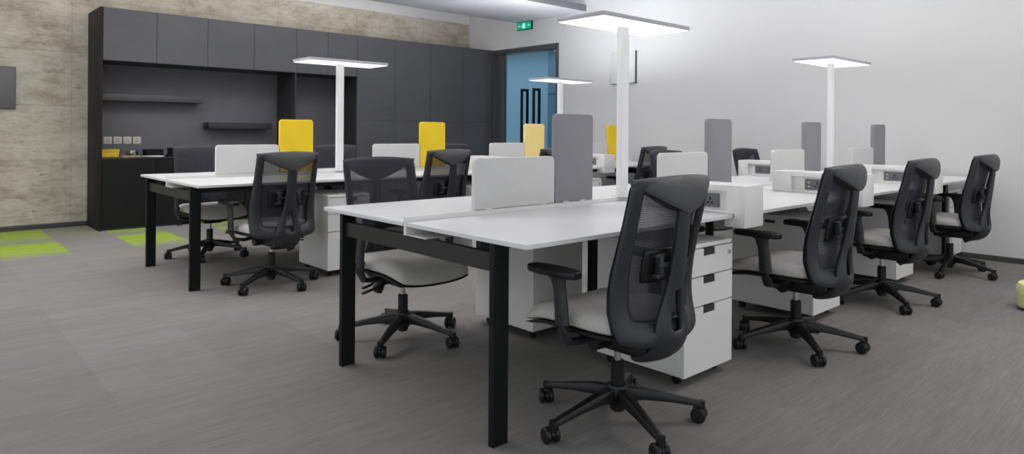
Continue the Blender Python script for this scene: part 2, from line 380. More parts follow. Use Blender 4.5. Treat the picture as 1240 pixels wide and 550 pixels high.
# blank white wall panel behind the nearest lamp pole
p = tag(empty('wall_panel', (WX, 5.79, 1.8)), 'blank white square access panel on white wall behind the nearest lamp pole', 'panel')
rel(MB().box(WX - 0.022, WX, 5.585, 6.005, 1.80, 2.235, 0.003).build('panel_cover', M['wall']), p)
rel(MB().box(WX - 0.030, WX, 5.573, 5.583, 1.80, 2.235, 0.002).box(WX - 0.012, WX, 6.006, 6.012, 1.797, 2.238).box(WX - 0.012, WX, 5.565, 6.006, 1.793, 1.799).build('panel_edge', M['doorframe']), p)
# grey screen on the concrete wall, cut by the frame's left edge
p = tag(empty('wall_screen', (0.55, WY, 1.34)), 'flat dark grey rectangular panel on the concrete wall at far left', 'screen')
rel(MB().box(0.15, 0.953, WY - 0.03, WY, 1.342, 1.797, 0.003).build('panel_face', mat('slate_grey_face', (0.125, 0.125, 0.13), 0.5)), p)
rel(MB().box(0.146, 0.957, WY - 0.022, WY - 0.001, 1.338, 1.801, 0.003).build('panel_rim', M['cabend']), p)
# pale yellow pouf on the right
PX, PY = 5.50, 0.885
p = tag(empty('round_pouf', (PX, PY, 0)), 'low round pale yellow pouf on the carpet at far right', 'pouf')
rel(MB().lathe([(0.15, 0.010), (0.170, 0.022), (0.172, 0.08), (0.170, 0.150), (0.158, 0.170), (0.09, 0.175), (0.01, 0.175)], (PX, PY, 0), n=40).build('cushion', M['pouf']), p)
rel(MB().lathe([(0.13, 0.0), (0.13, 0.012)], (PX, PY, 0), n=32).build('plinth', M['black']), p)

# ------------------------------------------------------------------ cabinet wall
CF, CB, CT = 8.528, WY - 0.004, 2.475
DT = 0.02     # door thickness
t = tag(empty('niche_surround', (3.2, CB, 0)), 'open niche surround with charcoal back and dark brown end panel beside bare concrete', 'cabinet surround')
rel(MB().box(1.641, 1.667, CF, CB, 0, CT, 0.001).build('end_panel', M['cabend']), t)
rel(MB().box(3.886, 3.898, CF + 0.002, CB - 0.051, 0, 1.885, 0.001).build('divider_panel', M['cabin']), t)
rel(MB().box(1.668, 4.795, CB - 0.05, CB, 0, 1.888, 0.001).build('back_panel', M['cabback']), t)
def cab_unit(name, x0, x1, z0, z1, fronts, label, cat, group, yb=CB - 0.001, plinth=0, fm='cab'):
    t = tag(empty(name, ((x0 + x1) / 2, CF, z0)), label, cat, group)
    th = 0.016; g = 0.0012
    x0 += g; x1 -= g
    b = MB().box(x0, x0 + th, CF + DT + 0.001, yb, z0, z1).box(x1 - th, x1, CF + DT + 0.001, yb, z0, z1)
    b.box(x0 + th, x1 - th, CF + DT + 0.001, yb, z0, z0 + th).box(x0 + th, x1 - th, CF + DT + 0.001, yb, z1 - th, z1).box(x0 + th, x1 - th, yb - th, yb, z0 + th, z1 - th)
    rel(b.build('body', M['cabin']), t)
    if plinth: rel(MB().box(x0, x1, CF + 0.03, CF + 0.045, 0, z0).build('plinth', M['cabin']), t)
    for a, c in fronts:
        rel(MB().box(x0 + 0.0012, x1 - 0.0012, CF, CF + DT, a + 0.0015, c - 0.0015, 0.0012, 1).build('door', M[fm]), t)
    return t
ordn = ['first', 'second', 'third', 'fourth']
xs = [1.669, 2.21, 2.775, 3.338, 3.885]
lab_o = ['leftmost charcoal overhead cabinet, beside the bare concrete', 'charcoal overhead cabinet, second from the concrete end', 'charcoal overhead cabinet above the gap between the two wall shelves', 'charcoal overhead cabinet above the right-hand wall shelf']
for i in range(4):
    x1 = xs[i + 1] if i < 3 else 3.899
    cab_unit('overhead_cabinet', xs[i], x1, 1.889, CT, [(1.889, CT)], lab_o[i], 'cabinet', 'overhead cabinets')
cab_unit('overhead_cabinet', 3.899, 4.349, 1.889, CT, [(1.889, CT)], 'narrow charcoal overhead cabinet behind the head of the back-left lamp, left one', 'cabinet', 'overhead cabinets')
cab_unit('overhead_cabinet', 4.349, 4.797, 1.889, CT, [(1.889, CT)], 'narrow charcoal overhead cabinet next to the tall cupboards', 'cabinet', 'overhead cabinets')
tx = [4.798, 5.423, 6.06, 6.697, WX - 0.002]
lab_t = ['tall charcoal two-door cupboard nearest the open niches', 'tall charcoal two-door cupboard, second from the niches', 'tall charcoal two-door cupboard, next to last before the glass door', 'tall dark two-door cupboard in the corner beside the glass door']
for i in range(4):
    cab_unit('tall_cupboard', tx[i], tx[i + 1], 0.04, CT, [(0.04, 1.276), (1.276, CT)], lab_t[i], 'cupboard', 'tall cupboards', plinth=1)
lab_b = ['charcoal base cabinet at the concrete end under the worktop', 'charcoal base cabinet second from the concrete end, behind the chair', 'third charcoal base cabinet from the concrete end, behind the desks', 'last charcoal base cabinet under the worktop, beside the niche divider']
for i in range(4):
    cab_unit('base_cabinet', xs[i], xs[i + 1], 0.04, 0.785, [(0.04, 0.785)], lab_b[i], 'cabinet', 'base cabinets', yb=CB - 0.052, plinth=1, fm='basecab')
tag(MB().box(1.668, 3.884, CF + 0.002, CB - 0.051, 0.786, 0.808, 0.002).build('worktop', M['counter']), 'black polished worktop running over the base cabinets', 'worktop')
CY = CB - 0.051
tag(MB().box(1.669, 2.856, 8.90, CY, 1.458, 1.535, 0.003).build('floating_shelf', M['cab']), 'charcoal floating shelf in the niche, the upper left one', 'shelf', 'floating shelves')
tag(MB().box(2.913, 3.728, 8.90, CY, 1.14, 1.22, 0.003).build('floating_shelf', M['cabin']), 'black floating shelf in the niche, the lower right one', 'shelf', 'floating shelves')
pl = ['nearest the cabinet end panel', 'second from the cabinet end panel', 'third from the cabinet end panel', 'fourth and farthest from the end panel']
for i in range(4):
    x = 1.792 + i * 0.1035; t = tag(empty('wall_socket', (x + 0.043, CY, 0.95)), 'small cream wall socket above the worktop, ' + pl[i], 'socket', 'wall sockets over the worktop')
    rel(MB().box(x, x + 0.088, CY - 0.009, CY, 0.948, 1.036, 0.004).build('faceplate', M['plug']), t)
    h = MB().box(x + 0.024, x + 0.064, CY - 0.0105, CY - 0.009, 1.008, 1.013)
    h.box(x + 0.03, x + 0.037, CY - 0.0105, CY - 0.009, 0.975, 0.99).box(x + 0.051, x + 0.058, CY - 0.0105, CY - 0.009, 0.975, 0.99)
    rel(h.build('socket_holes', mat('socket_hole', (0.10, 0.08, 0.07), 0.7)), t)
# things on the worktop
Z = 0.808
t = tag(empty('yellow_box', (1.76, 8.86, Z)), 'yellow box on the black worktop beside the end panel', 'box')
rel(MB().box(1.675, 1.88, 8.76, 8.97, Z, Z + 0.055, 0.003).build('box_body', M['yellowbox']), t); rel(MB().box(1.672, 1.885, 8.757, 8.973, Z + 0.055, Z + 0.085, 0.003).build('box_lid', M['yellowbox']), t)
t = tag(empty('metal_tin', (2.04, 8.86, Z)), 'shiny silver tin on the worktop right of the yellow box', 'tin')
rel(MB().lathe([(0.055, Z), (0.058, Z + 0.005), (0.058, Z + 0.05), (0.055, Z + 0.053)], (2.04, 8.86, 0), n=32).build('tin_body', M['chrome']), t); rel(MB().lathe([(0.060, Z + 0.053), (0.060, Z + 0.068), (0.056, Z + 0.072)], (2.04, 8.86, 0), n=32).build('tin_lid', M['steel']), t)
for x0, x1, z1, lb in ((2.165, 2.355, 0.082, 'wider black storage box on the worktop right of the silver tin'), (2.44, 2.54, 0.095, 'smaller black storage box on the worktop left of the chair back')):
    t = tag(empty('storage_box', ((x0 + x1) / 2, 8.86, Z)), lb, 'box', 'black storage boxes')
    rel(MB().box(x0 + 0.003, x1 - 0.003, 8.763, 8.947, Z, Z + z1 * 0.7, 0.003).build('box_body', M['black']), t)
    rel(MB().box(x0, x1, 8.76, 8.95, Z + z1 * 0.7, Z + z1, 0.003).build('box_lid', M['black']), t)
tag(MB().box(1.88, 2.06, 8.56, 8.70, Z, Z + 0.016, 0.002, rot=Matrix.Rotation(R(4), 3, 'Z')).build('notebook', M['kraft']), 'brown kraft notebook lying near the worktop front edge', 'notebook')
pp = MB()
for k in range(4): pp.box(2.09, 2.30, 8.56, 8.70, Z + k * 0.003, Z + k * 0.003 + 0.0025, rot=Matrix.Rotation(R(-6 + 4 * k), 3, 'Z'))
tag(pp.build('paper_stack', M['paper']), 'loose stack of white papers on the worktop beside the brown notebook', 'paper')
tr = MB().box(2.36, 2.56, 8.56, 8.70, Z, Z + 0.006).box(2.36, 2.366, 8.56, 8.70, Z + .006, Z + 0.024).box(2.554, 2.56, 8.56, 8.70, Z + .006, Z + 0.024).box(2.366, 2.554, 8.56, 8.566, Z + .006, Z + 0.024).box(2.366, 2.554, 8.694, 8.70, Z + .006, Z + 0.024)
tag(tr.build('letter_tray', M['black']), 'flat black tray on the worktop front edge right of the papers', 'tray')

# ------------------------------------------------------------------ bench desks
PITCH = 1.422
def bench(x0, y0, label):
    t = tag(empty('bench_desk', (x0, y0 + 0.735, 0)), label, 'desk', 'bench desks')
    W = 1.47; ym = y0 + 0.733; Tz = 0.75; th = 0.018; xe = x0 + 4 * PITCH
    for k in range(4):
        for ya, yb in ((y0, ym - 0.003 + 0.0), (ym + 0.022, y0 + W)):
            rel(MB().box(x0 + k * PITCH + (0.001 if k else 0), x0 + (k + 1) * PITCH - 0.001, ya, yb, Tz - th, Tz, 0.0015, 1).build('desktop', M['white']), t)
    # centre strip and cable tray
    rel(MB().box(x0 - 0.0, xe, ym, ym + 0.018, 0.695, 0.772, 0.001, 1).box(x0 + 0.004, xe, ym - 0.14, ym, 0.695, 0.699).box(x0 + 0.10, xe, ym + 0.018, ym + 0.12, 0.695, 0.699).build('cable_tray', M['whitemetal']), t)
    # leg frames
    for fx_, ya, yb in ((x0 + 0.0, y0 + 0.165, y0 + W - 0.165), (x0 + 2 * PITCH, y0 + 0.4, y0 + W - 0.4), (xe - 0.44, y0 + 0.165, y0 + W - 0.165)):
        for yy in (ya, yb - 0.028):
            rel(MB().box(fx_, fx_ + 0.072, yy, yy + 0.028, 0.0, Tz - th, 0.0015, 1).build('leg', M['black']), t)
        rel(MB().box(fx_ + 0.018, fx_ + 0.052, ya + 0.028, yb - 0.028, 0.625, 0.692, 0.0015, 1).build('cross_rail', M['blackrail']), t)
    fx_ = x0 + PITCH
    for yy in (ym - 0.2, ym + 0.18): rel(MB().box(fx_ - 0.035, fx_ + 0.035, yy, yy + 0.028, 0, 0.694, 0.0015, 1).build('leg', M['black']), t)
    for yy in (y0 + 0.33, y0 + W - 0.36):
        rel(MB().box(x0 + 0.074, xe - 0.442, yy, yy + 0.03, 0.672, Tz - th - 0.001, 0.0015, 1).build('long_rail', M['blackrail']), t)
    return t
AX, AY, BX, BY = 1.58, 1.66, 1.512, 4.82
bf = bench(AX, AY, 'long white bench desk on black legs in the foreground row')
bench(BX, BY, 'long white bench desk on black legs in the rear row near the cabinets')

# cables drooping from the tray beside the middle leg
rel(MB().tube([(2.86, 2.33, 0.694), (2.87, 2.33, 0.62), (2.90, 2.31, 0.52), (2.95, 2.30, 0.46), (3.00, 2.32, 0.50), (3.03, 2.34, 0.60), (3.04, 2.34, 0.694)], 0.006, 8).build('power_cable', M['black']), bf)
rel(MB().tube([(2.80, 2.30, 0.694), (2.82, 2.30, 0.60), (2.86, 2.29, 0.56), (2.90, 2.30, 0.62), (2.92, 2.31, 0.694)], 0.005, 8).build('power_cable', M['black']), bf)
# divider screens
def screen(x0, x1, yc, z1, m_, label, cat, group, z0=0.774, name='divider_screen'):
    t = tag(empty(name, ((x0 + x1) / 2, yc, z0)), label, cat, group)
    rel(MB().prism(rrect(x0, x1, z0, z1, 0.028, bottom=False), 'Y', yc - 0.016, yc + 0.016, 0.006, seg=3).build('panel', m_), t)
    for x in (x0 + 0.08, x1 - 0.08):
        cl = MB().box(x - 0.02, x + 0.02, yc - 0.0165, yc + 0.0165, z0 - 0.0015, z0 + 0.004, 0.001)
        rel(cl.build('clamp', M['whitemetal']), t)
SA, SB = 'divider screens of the front bench', 'divider screens of the rear bench'
ya = AY + 0.742; yb = BY + 0.742
la = ['low light grey fabric screen closest to the camera', 'low light grey fabric screen right of the nearest lamp pole', 'low light grey fabric screen third from the bench end, left of the far lamp pole', 'farthest low light grey fabric screen, right of the far lamp pole']
ld = ['tall mid grey fabric screen closest to the camera, left of the nearest lamp pole', 'tall grey fabric screen second from the near bench end, facing the nearest chair back', 'tall grey fabric screen left of the far lamp pole', 'farthest and smallest-looking tall grey fabric screen, right of the far lamp pole']
for i, (a, b, c) in enumerate(((1.95, 2.468, 2.762), (3.378, 3.895, 4.195), (4.793, 5.30, 5.60), (6.24, 6.735, 7.03))):
    screen(a, b, ya, 1.012, M['lightfelt'], la[i], 'screen', SA); screen(b + 0.004, c, ya, 1.228, M['darkfelt'], ld[i], 'screen', SA)
lb1 = ['low light grey screen left of the first yellow screen, behind the left chair', 'low light grey screen left of the brightest middle yellow screen', 'low light grey screen below the glass door handles', 'low light grey screen right of the tall foreground grey screen, rear bench']
ly = ['yellow fabric screen left of the back-left lamp pole', 'bright yellow fabric screen in the middle of the rear bench, behind a chair', 'pale yellow fabric screen in front of the glass door', 'narrow-looking yellow fabric screen left of the nearest lamp pole']
for i, (a, b, c) in enumerate(((1.872, 2.390, 2.695), (3.30, 3.82, 4.13), (4.74, 5.245, 5.56), (6.18, 6.70, 7.0))):
    screen(a, b, yb, 1.008, M['lightfelt'], lb1[i], 'screen', SB); screen(b + 0.004, c, yb, 1.222, M['palefelt'] if i == 2 else M['yellowfelt'], ly[i], 'screen', SB)

# power boxes across the desks
def powerbox(x0, y0, side, label, group):
    # side -1: in front half (towards camera), +1: far half. y0 = outer end of the box
    t = tag(empty('power_box', (x0 + 0.09, y0, 0.75)), label, 'power box', group)
    s = side; Y = lambda d_: y0 - s * d_        # d_ = distance inward from the outer end
    def bx(mb, x0_, x1_, d0, d1, z0, z1, bev=0.0): a, b = sorted((Y(d0), Y(d1))); return mb.box(x0_, x1_, a, b, z0, z1, bev)
    x1 = x0 + 0.178; z0, z1 = 0.7515, 0.886
    b = MB()
    bx(b, x0, x1, 0.0, 0.056, 0.688, z1, 0.003); bx(b, x0, x1, 0.054, 0.095, z0, z1); bx(b, x0, x1, 0.45, 0.575, z0, z1, 0.003)
    bx(b, x0, x1, 0.095, 0.45, z1 - 0.03, z1, 0.002); bx(b, x0, x1, 0.095, 0.45, z0, z0 + 0.012, 0.001); bx(b, x0 + 0.035, x1, 0.095, 0.45, z0 + 0.012, z1 - 0.03)
    bx(b, x0, x1, 0.054, 0.105, 0.688, 0.7305, 0.002)
    rel(b.build('box_shell', M['whitemetal']), t)
    sp = MB(); bx(sp, x0 + 0.028, x0 + 0.035, 0.15, 0.37, z0 + 0.020, z0 + 0.088, 0.003)
    sp = rel(sp.build('power_panel', M['socketgrey']), t)
    for d0 in (0.20, 0.29):
        hs = MB()
        for dd, zz, hw, hh in ((0, 0.062, 0.004, 0.008), (-0.011, 0.042, 0.006, 0.004), (0.011, 0.042, 0.006, 0.004)):
            bx(hs, x0 + 0.0262, x0 + 0.028, d0 + dd - hw, d0 + dd + hw, z0 + zz - hh, z0 + zz + hh)
        sub(hs.build('socket_outlet', M['black']), sp)
    hs = MB()
    for zz in (0.040, 0.066): bx(hs, x0 + 0.0262, x0 + 0.028, 0.335, 0.350, z0 + zz - 0.004, z0 + zz + 0.004)
    sub(hs.build('data_ports', M['plug']), sp)
    return t
G = 'white power boxes across the benches'
powerbox(2.931, 1.60, -1, 'nearest white box with grey power sockets, right behind the closest chair', G)
powerbox(4.348, 1.60, -1, 'white box with power sockets between the second and third front chairs', G)
powerbox(5.745, 1.60, -1, 'white box with power sockets behind the third front chair, farthest on near side', G)
powerbox(5.745, 3.205, 1, 'white box with power sockets in front of the far headrest by the wall', G)
powerbox(5.70, 4.76, -1, 'white box with sockets on the rear bench, left of the nearest lamp pole', G)
powerbox(4.24, 4.76, -1, 'white box on the rear bench half hidden behind the nearest light grey screen', G)

# pedestals
def pedestal(x0, x1, yf, depth, s, label, group, lock=True):
    # s=-1 drawers face -Y (towards camera); s=+1 drawers face +Y
    t = tag(empty('drawer_pedestal', ((x0 + x1) / 2, yf - s * depth / 2, 0)), label, 'pedestal', group)
    Y = lambda d_: yf - s * d_
    def bx(mb, xa, xb, d0, d1, z0, z1, bev=0.0, seg=1): a, b = sorted((Y(d0), Y(d1))); return mb.box(xa, xb, a, b, z0, z1, bev, seg)
    b = MB(); bx(b, x0, x1, 0.021, depth, 0.05, 0.612, 0.003); bx(b, x0, x1, 0.004, depth, 0.612, 0.630, 0.003)
    rel(b.build('body', M['whitemetal']), t)
    for k, (za, zb) in enumerate(((0.05, 0.346), (0.352, 0.481), (0.487, 0.608))):
        dr = MB(); hx = x0 + (x1 - x0) * 0.50; hw = 0.048; hz = zb - 0.034
        # front with a cut-out grip
        ya_, yb_ = sorted((Y(0), Y(0.020)))
        dr.prism([(x0 + 0.001, za), (x1 - 0.001, za), (x1 - 0.001, zb), (hx + hw, zb), (hx + hw, hz), (hx - hw, hz), (hx - hw, zb), (x0 + 0.001, zb)], 'Y', ya_, yb_)
        dr = rel(dr.build('drawer', M['whitemetal']), t)
        g = MB(); bx(g, hx - hw + 0.001, hx + hw - 0.001, 0.002, 0.019, hz + 0.001, zb - 0.001); sub(g.build('grip_recess', M['slot']), dr)
    if lock:
        a = (x1 - 0.035, Y(0.001), 0.572); c = (x1 - 0.035, Y(-0.006), 0.572)
        rel(MB().cyl(a, c, 0.011, n=20).cyl(c, (x1 - 0.035, Y(-0.007), 0.572), 0.007, n=16).build('lock', M['chrome']), t)
    for xx in (x0 + 0.05, x1 - 0.05):
        for dd in (0.07, depth - 0.05):
            cs = MB().lathe([(0.018, -0.010), (0.022, -0.007), (0.022, 0.007), (0.018, 0.010)], (xx, Y(dd), 0.022), 'X', 16); cs.box(xx - 0.012, xx + 0.012, Y(dd) - 0.012, Y(dd) + 0.012, 0.040, 0.051)
            rel(cs.build('caster', M['black']), t)
    return t
G = 'white drawer pedestals'
pedestal(2.562, 2.966, 1.682, 0.50, -1, 'white three-drawer pedestal with a lock right beside the closest chair', G)
p2 = pedestal(4.034, 4.42, 1.76, 0.53, -1, 'white pedestal behind the second front chair', G)
for ya_, yb_, z_ in ((2.00, 2.065, 0.585), (1.85, 1.905, 0.605)):
    rel(MB().box(4.030, 4.0345, ya_, yb_, z_ - 0.008, z_ + 0.010, 0.001).build('cable_grommet', M['slot']), p2)
pedestal(5.50, 5.87, 1.785, 0.53, -1, 'white pedestal behind the third front chair', G)
pedestal(6.925, 7.31, 1.82, 0.53, -1, 'white pedestal against the white wall behind the last front chair', G)
pedestal(2.542, 2.94, 3.10, 0.485, 1, 'white pedestal seen from its plain back, just right of the nearest black leg', G)
pedestal(2.45, 2.85, 4.785, 0.50, -1, 'white drawer pedestal under the rear bench, left of the mesh-backed foreground chair', G)
pedestal(3.875, 4.27, 4.785, 0.50, -1, 'white pedestal under the rear bench, left of the closest grey screen', G)
pedestal(5.29, 5.68, 4.785, 0.50, -1, 'white pedestal under the rear bench seen in the gap right of the tall grey screen', G)

# ------------------------------------------------------------------ T-shaped lamps
def lamp(x, y, label, proto=None):
    t = tag(empty('standing_lamp', (x, y, 0.773)), label, 'lamp', 'T-shaped lamps on the benches')
    rel(MB().box(x - 0.042, x + 0.042, y - 0.045, y + 0.045, 0.773, 0.781, 0.003).build('foot', M['lampwhite']), t)
    rel(MB().box(x - 0.032, x + 0.032, y - 0.020, y + 0.020, 0.781, 1.733, 0.006, 3).build('pole', M['lampwhite']), t)
    hx, hy = x + 0.01, y - 0.01
    h = rel(MB().box(hx - 0.385, hx + 0.385, hy - 0.168, hy + 0.168, 1.734, 1.756, 0.002).build('lamp_head', M['lampside']), t)
    sub(MB().box(hx - 0.378, hx + 0.378, hy - 0.161, hy + 0.161, 1.729, 1.734, 0.001).build('diffuser', M['diffuser']), h)
    sub(MB().box(hx - 0.36, hx + 0.36, hy - 0.145, hy + 0.145, 1.756, 1.758).build('uplight', M['uplight_raft_fill' if y > 4 else 'uplight']), h)
lamp(3.03, 2.402, 'tall white T-shaped lamp nearest the camera, rising behind the closest chair')
lamp(5.84, 2.412, 'white T-shaped lamp on the front bench at right, before the white wall')
lamp(2.955, 5.562, 'white T-shaped lamp in front of the charcoal cabinets')
lamp(5.83, 5.562, 'white T-shaped lamp on the rear bench in front of the glass door')

# ------------------------------------------------------------------ task chair (faces local +Y)
def yprof(z):
    P = [(0.36, -0.208), (0.42, -0.188), (0.50, -0.166), (0.60, -0.168), (0.70, -0.188), (0.85, -0.225), (0.97, -0.252), (1.0, -0.258)]
    for (a, ya_), (b, yb_) in zip(P, P[1:]):
        if z <= b: u = (z - a) / (b - a); u = max(0, u); return ya_ + (yb_ - ya_) * u
    return P[-1][1]
def bsurf(x, z, off=0.0): return Vector((x, yprof(z) - 0.035 + 0.9 * x * x - off, z))
OUT = [(0, .974), (.10, .974), (.17, .972), (.212, .969), (.228, .962), (.234, .945), (.234, .90), (.235, .82), (.239, .72), (.246, .63), (.250, .56), (.250, .49), (.248, .43), (.244, .402), (.230, .386), (.17, .372), (.09, .364), (0, .362)]
INN = [(0, .935), (.08, .935), (.14, .935), (.172, .934), (.181, .930), (.184, .918), (.184, .88), (.183, .80), (.181, .71), (.178, .63), (.174, .57), (.170, .52), (.166, .49), (.160, .474), (.148, .466), (.11, .460), (.055, .457), (0, .456)]
def outline(inner):
    P = INN if inner else OUT
    return P + [(-x, z) for x, z in P[-2:0:-1]]
def make_chair():
    t = empty('office_chair', (0, 0, 0))
    # star base
    b = MB(); b.lathe([(0.030, 0.055), (0.030, 0.150), (0.040, 0.150), (0.046, 0.135), (0.046, 0.085), (0.036, 0.070)][::-1], n=24)
    b.lathe([(0.022, 0.045), (0.027, 0.050), (0.027, 0.24), (0.022, 0.245)], n=20)
    for k in range(5):
        a = R(72 * k); ca, sa = math.cos(a), math.sin(a)
        bb = MB(); secs = [(0.025, 0.142, 0.030, 0.052), (0.10, 0.134, 0.026, 0.040), (0.20, 0.112, 0.021, 0.028), (0.335, 0.082, 0.016, 0.020)]
        q = bmesh.new(); rings = []
        for r_, zt, hw, hh in secs:
            rings.append([q.verts.new((r_, -hw, zt - hh)), q.verts.new((r_, hw, zt - hh)), q.verts.new((r_, hw * 0.7, zt)), q.verts.new((r_, -hw * 0.7, zt))])
        for a_, c_ in zip(rings, rings[1:]):
            for i in range(4): q.faces.new((a_[i], a_[(i + 1) % 4], c_[(i + 1) % 4], c_[i]))
        q.faces.new(rings[0][::-1]); q.faces.new(rings[-1]); bmesh.ops.recalc_face_normals(q, faces=q.faces)
        bmesh.ops.bevel(q, geom=list(q.edges), offset=0.003, segments=2, affect='EDGES', profile=0.5)
        bmesh.ops.rotate(q, verts=q.verts, cent=(0, 0, 0), matrix=Matrix.Rotation(a, 3, 'Z')); b.join(q)
        b.cyl((0.330 * ca, 0.330 * sa, 0.05), (0.330 * ca, 0.330 * sa, 0.085), 0.014, n=14)
    base = b.build('star_base', M['plasticblk'], t)
    for k in range(5):
        a = R(72 * k); wa = a + R((35, -50, 80, 10, -25)[k]); r_ = 0.332; c0 = Vector((r_ * math.cos(a), r_ * math.sin(a), 0))
        ax = Vector((-math.sin(wa), math.cos(wa), 0)); c0 = c0 - Vector((math.cos(wa), math.sin(wa), 0)) * 0.012
        cb = MB(); cb.cyl(c0 + Vector((0, 0, 0.030)) - ax * 0.006, c0 + Vector((0, 0, 0.030)) + ax * 0.006, 0.024, n=20)
        cb.box(c0.x - 0.014, c0.x + 0.014, c0.y - 0.014, c0.y + 0.014, 0.044, 0.060, 0.004)
        cb = cb.build('caster', M['plasticblk'], t)
        for sgn in (-1, 1):
            wm = MB().lathe([(0.012, -0.011), (0.024, -0.010), (0.0295, -0.005), (0.030, 0.005), (0.026, 0.009), (0.010, 0.010)], n=24)
            wm.xf(Matrix.Translation(c0 + ax * sgn * 0.019 + Vector((0, 0, 0.0302))) @ ax.to_track_quat('Z', 'Y').to_matrix().to_4x4())
            wm.build('wheel', M['plasticblk'], cb)
    piv = empty('upper_chair_pivot', (0, 0, 0))
    # gas lift
    MB().cyl((0, 0, 0.24), (0, 0, 0.31), 0.014, n=18).build('gas_lift', M['chrome'], t)
    # mechanism below the seat
    mc = MB().box(-0.085, 0.085, -0.20, 0.10, 0.302, 0.372, 0.018, 3).box(-0.15, 0.15, -0.03, 0.07, 0.345, 0.375, 0.008)
    mc.cyl((0.085, -0.055, 0.355), (0.10, -0.10, 0.262), 0.024, 0.030, n=18)
    mc.cyl((-0.075, 0.02, 0.33), (-0.125, 0.02, 0.33), 0.030, n=20)
    mc.build('mechanism', M['plasticblk'], t)
    for y_, l_ in ((0.07, 0.30), (-0.03, 0.24)):
        MB().tube([(0.07, y_, 0.340), (0.16, y_ + 0.005, 0.335), (l_ - 0.05, y_ + 0.01, 0.318), (l_, y_ + 0.012, 0.308)], [(0.004, 0.004), (0.004, 0.004), (0.012, 0.005), (0.014, 0.005)], 8).build('lever', M['plasticblk'], t)
    # seat shell + cushion
    def seatgrid(zfun, hx, y0, y1, thick, nx=16, ny=18):
        q = bmesh.new(); top = []; bot = []
        for j in range(ny + 1):
            v = j / ny * 2 - 1; ra, rb = [], []
            for i in range(nx + 1):
                u = i / nx * 2 - 1
                # map square to rounded square
                k = 0.20; X_ = u * math.sqrt(1 - k * v * v * abs(v)) ; Y_ = v * math.sqrt(1 - k * u * u * abs(u))
                x = X_ * hx * (0.92 + 0.08 * (1 - (v * 0.5 + 0.5))) ; y = (y0 + y1) / 2 + Y_ * (y1 - y0) / 2
                e = max(abs(u), abs(v)); zt, zb = zfun(x, y, e, u, v)
                ra.append(q.verts.new((x, y, zt))); rb.append(q.verts.new((x, y, zb)))
            top.append(ra); bot.append(rb)
        for j in range(ny):
            for i in range(nx):
                q.faces.new((top[j][i], top[j][i + 1], top[j + 1][i + 1], top[j + 1][i])); q.faces.new((bot[j][i], bot[j + 1][i], bot[j + 1][i + 1], bot[j][i + 1]))
        for i in range(nx):
            q.faces.new((top[0][i], bot[0][i], bot[0][i + 1], top[0][i + 1])); q.faces.new((top[ny][i], top[ny][i + 1], bot[ny][i + 1], bot[ny][i]))
        for j in range(ny):
            q.faces.new((top[j][0], top[j + 1][0], bot[j + 1][0], bot[j][0])); q.faces.new((top[j][nx], bot[j][nx], bot[j + 1][nx], top[j + 1][nx]))
        bmesh.ops.recalc_face_normals(q, faces=q.faces); mb = MB(); mb.join(q); return mb
    def zc(y): return -0.055 * max(0, (y - 0.12) / 0.20) ** 2
    def cush(x, y, e, u, v):
        ed = max(0, (e - 0.72) / 0.28); return (0.470 + zc(y) - 0.030 * ed ** 2.4 + 0.010 * (x / 0.25) ** 2, 0.396 + zc(y) * 0.75 + 0.008 * ed + 0.010 * (x / .25) ** 2)
    def shell(x, y, e, u, v):
        return (0.397 + zc(y) * 0.75 + 0.010 * (x / .25) ** 2, 0.372 + zc(y) * 0.6 + 0.016 * max(0, (e - 0.6) / 0.4) ** 2 + 0.008 * (x / .25) ** 2)
    o = seatgrid(cush, 0.258, -0.175, 0.335, 0.06).build('seat_cushion', M['seat'], t, 50)
    sm_ = o.modifiers.new('s', 'SUBSURF'); sm_.levels = sm_.render_levels = 1
    seatgrid(shell, 0.254, -0.172, 0.331, 0.03).build('seat_shell', M['plasticblk'], t, 50)
    # armrests
    for sg in (-1, 1):
        X_ = sg * 0.288
        pts = [(sg * 0.12, 0.02, 0.362), (sg * 0.20, 0.022, 0.352), (sg * 0.262, 0.026, 0.362), (sg * 0.286, 0.030, 0.405), (X_, 0.034, 0.46)]
        ar_ = MB().tube(pts, [(0.030, 0.011), (0.030, 0.012), (0.030, 0.014), (0.026, 0.014), (0.026, 0.013)], 12)
        q = bmesh.new(); rings = []
        for z, hw, y_, hx_ in ((0.43, 0.034, 0.030, 0.017), (0.50, 0.032, 0.035, 0.017), (0.55, 0.030, 0.042, 0.016), (0.59, 0.036, 0.052, 0.016), (0.606, 0.055, 0.060, 0.018)):
            rings.append([q.verts.new((X_ + hx_ * math.cos(2 * math.pi * k / 14), y_ + hw * math.sin(2 * math.pi * k / 14), z)) for k in range(14)])
        for a_, c_ in zip(rings, rings[1:]):
            for i in range(14): q.faces.new((a_[i], a_[(i + 1) % 14], c_[(i + 1) % 14], c_[i]))
        q.faces.new(rings[0][::-1]); q.faces.new(rings[-1]); bmesh.ops.recalc_face_normals(q, faces=q.faces); ar_.join(q)
        ar_ = ar_.build('armrest', M['plastic'], t)
        n = 20; po = [(X_ + (0.042 + 0.004 * math.cos(2 * math.pi * i / n)) * math.copysign(abs(math.cos(2 * math.pi * i / n)) ** 0.6, math.cos(2 * math.pi * i / n)), 0.075 + 0.125 * math.copysign(abs(math.sin(2 * math.pi * i / n)) ** 0.7, math.sin(2 * math.pi * i / n))) for i in range(n)]
        MB().prism(po, 'Z', 0.604, 0.632, 0.008, seg=3).build('arm_pad', M['plasticblk'], ar_)
    # back frame: ring between outer and inner outline, given thickness
    outer, inner = outline(False), outline(True); n = len(outer)
    q = bmesh.new(); th = 0.034
    prof = []
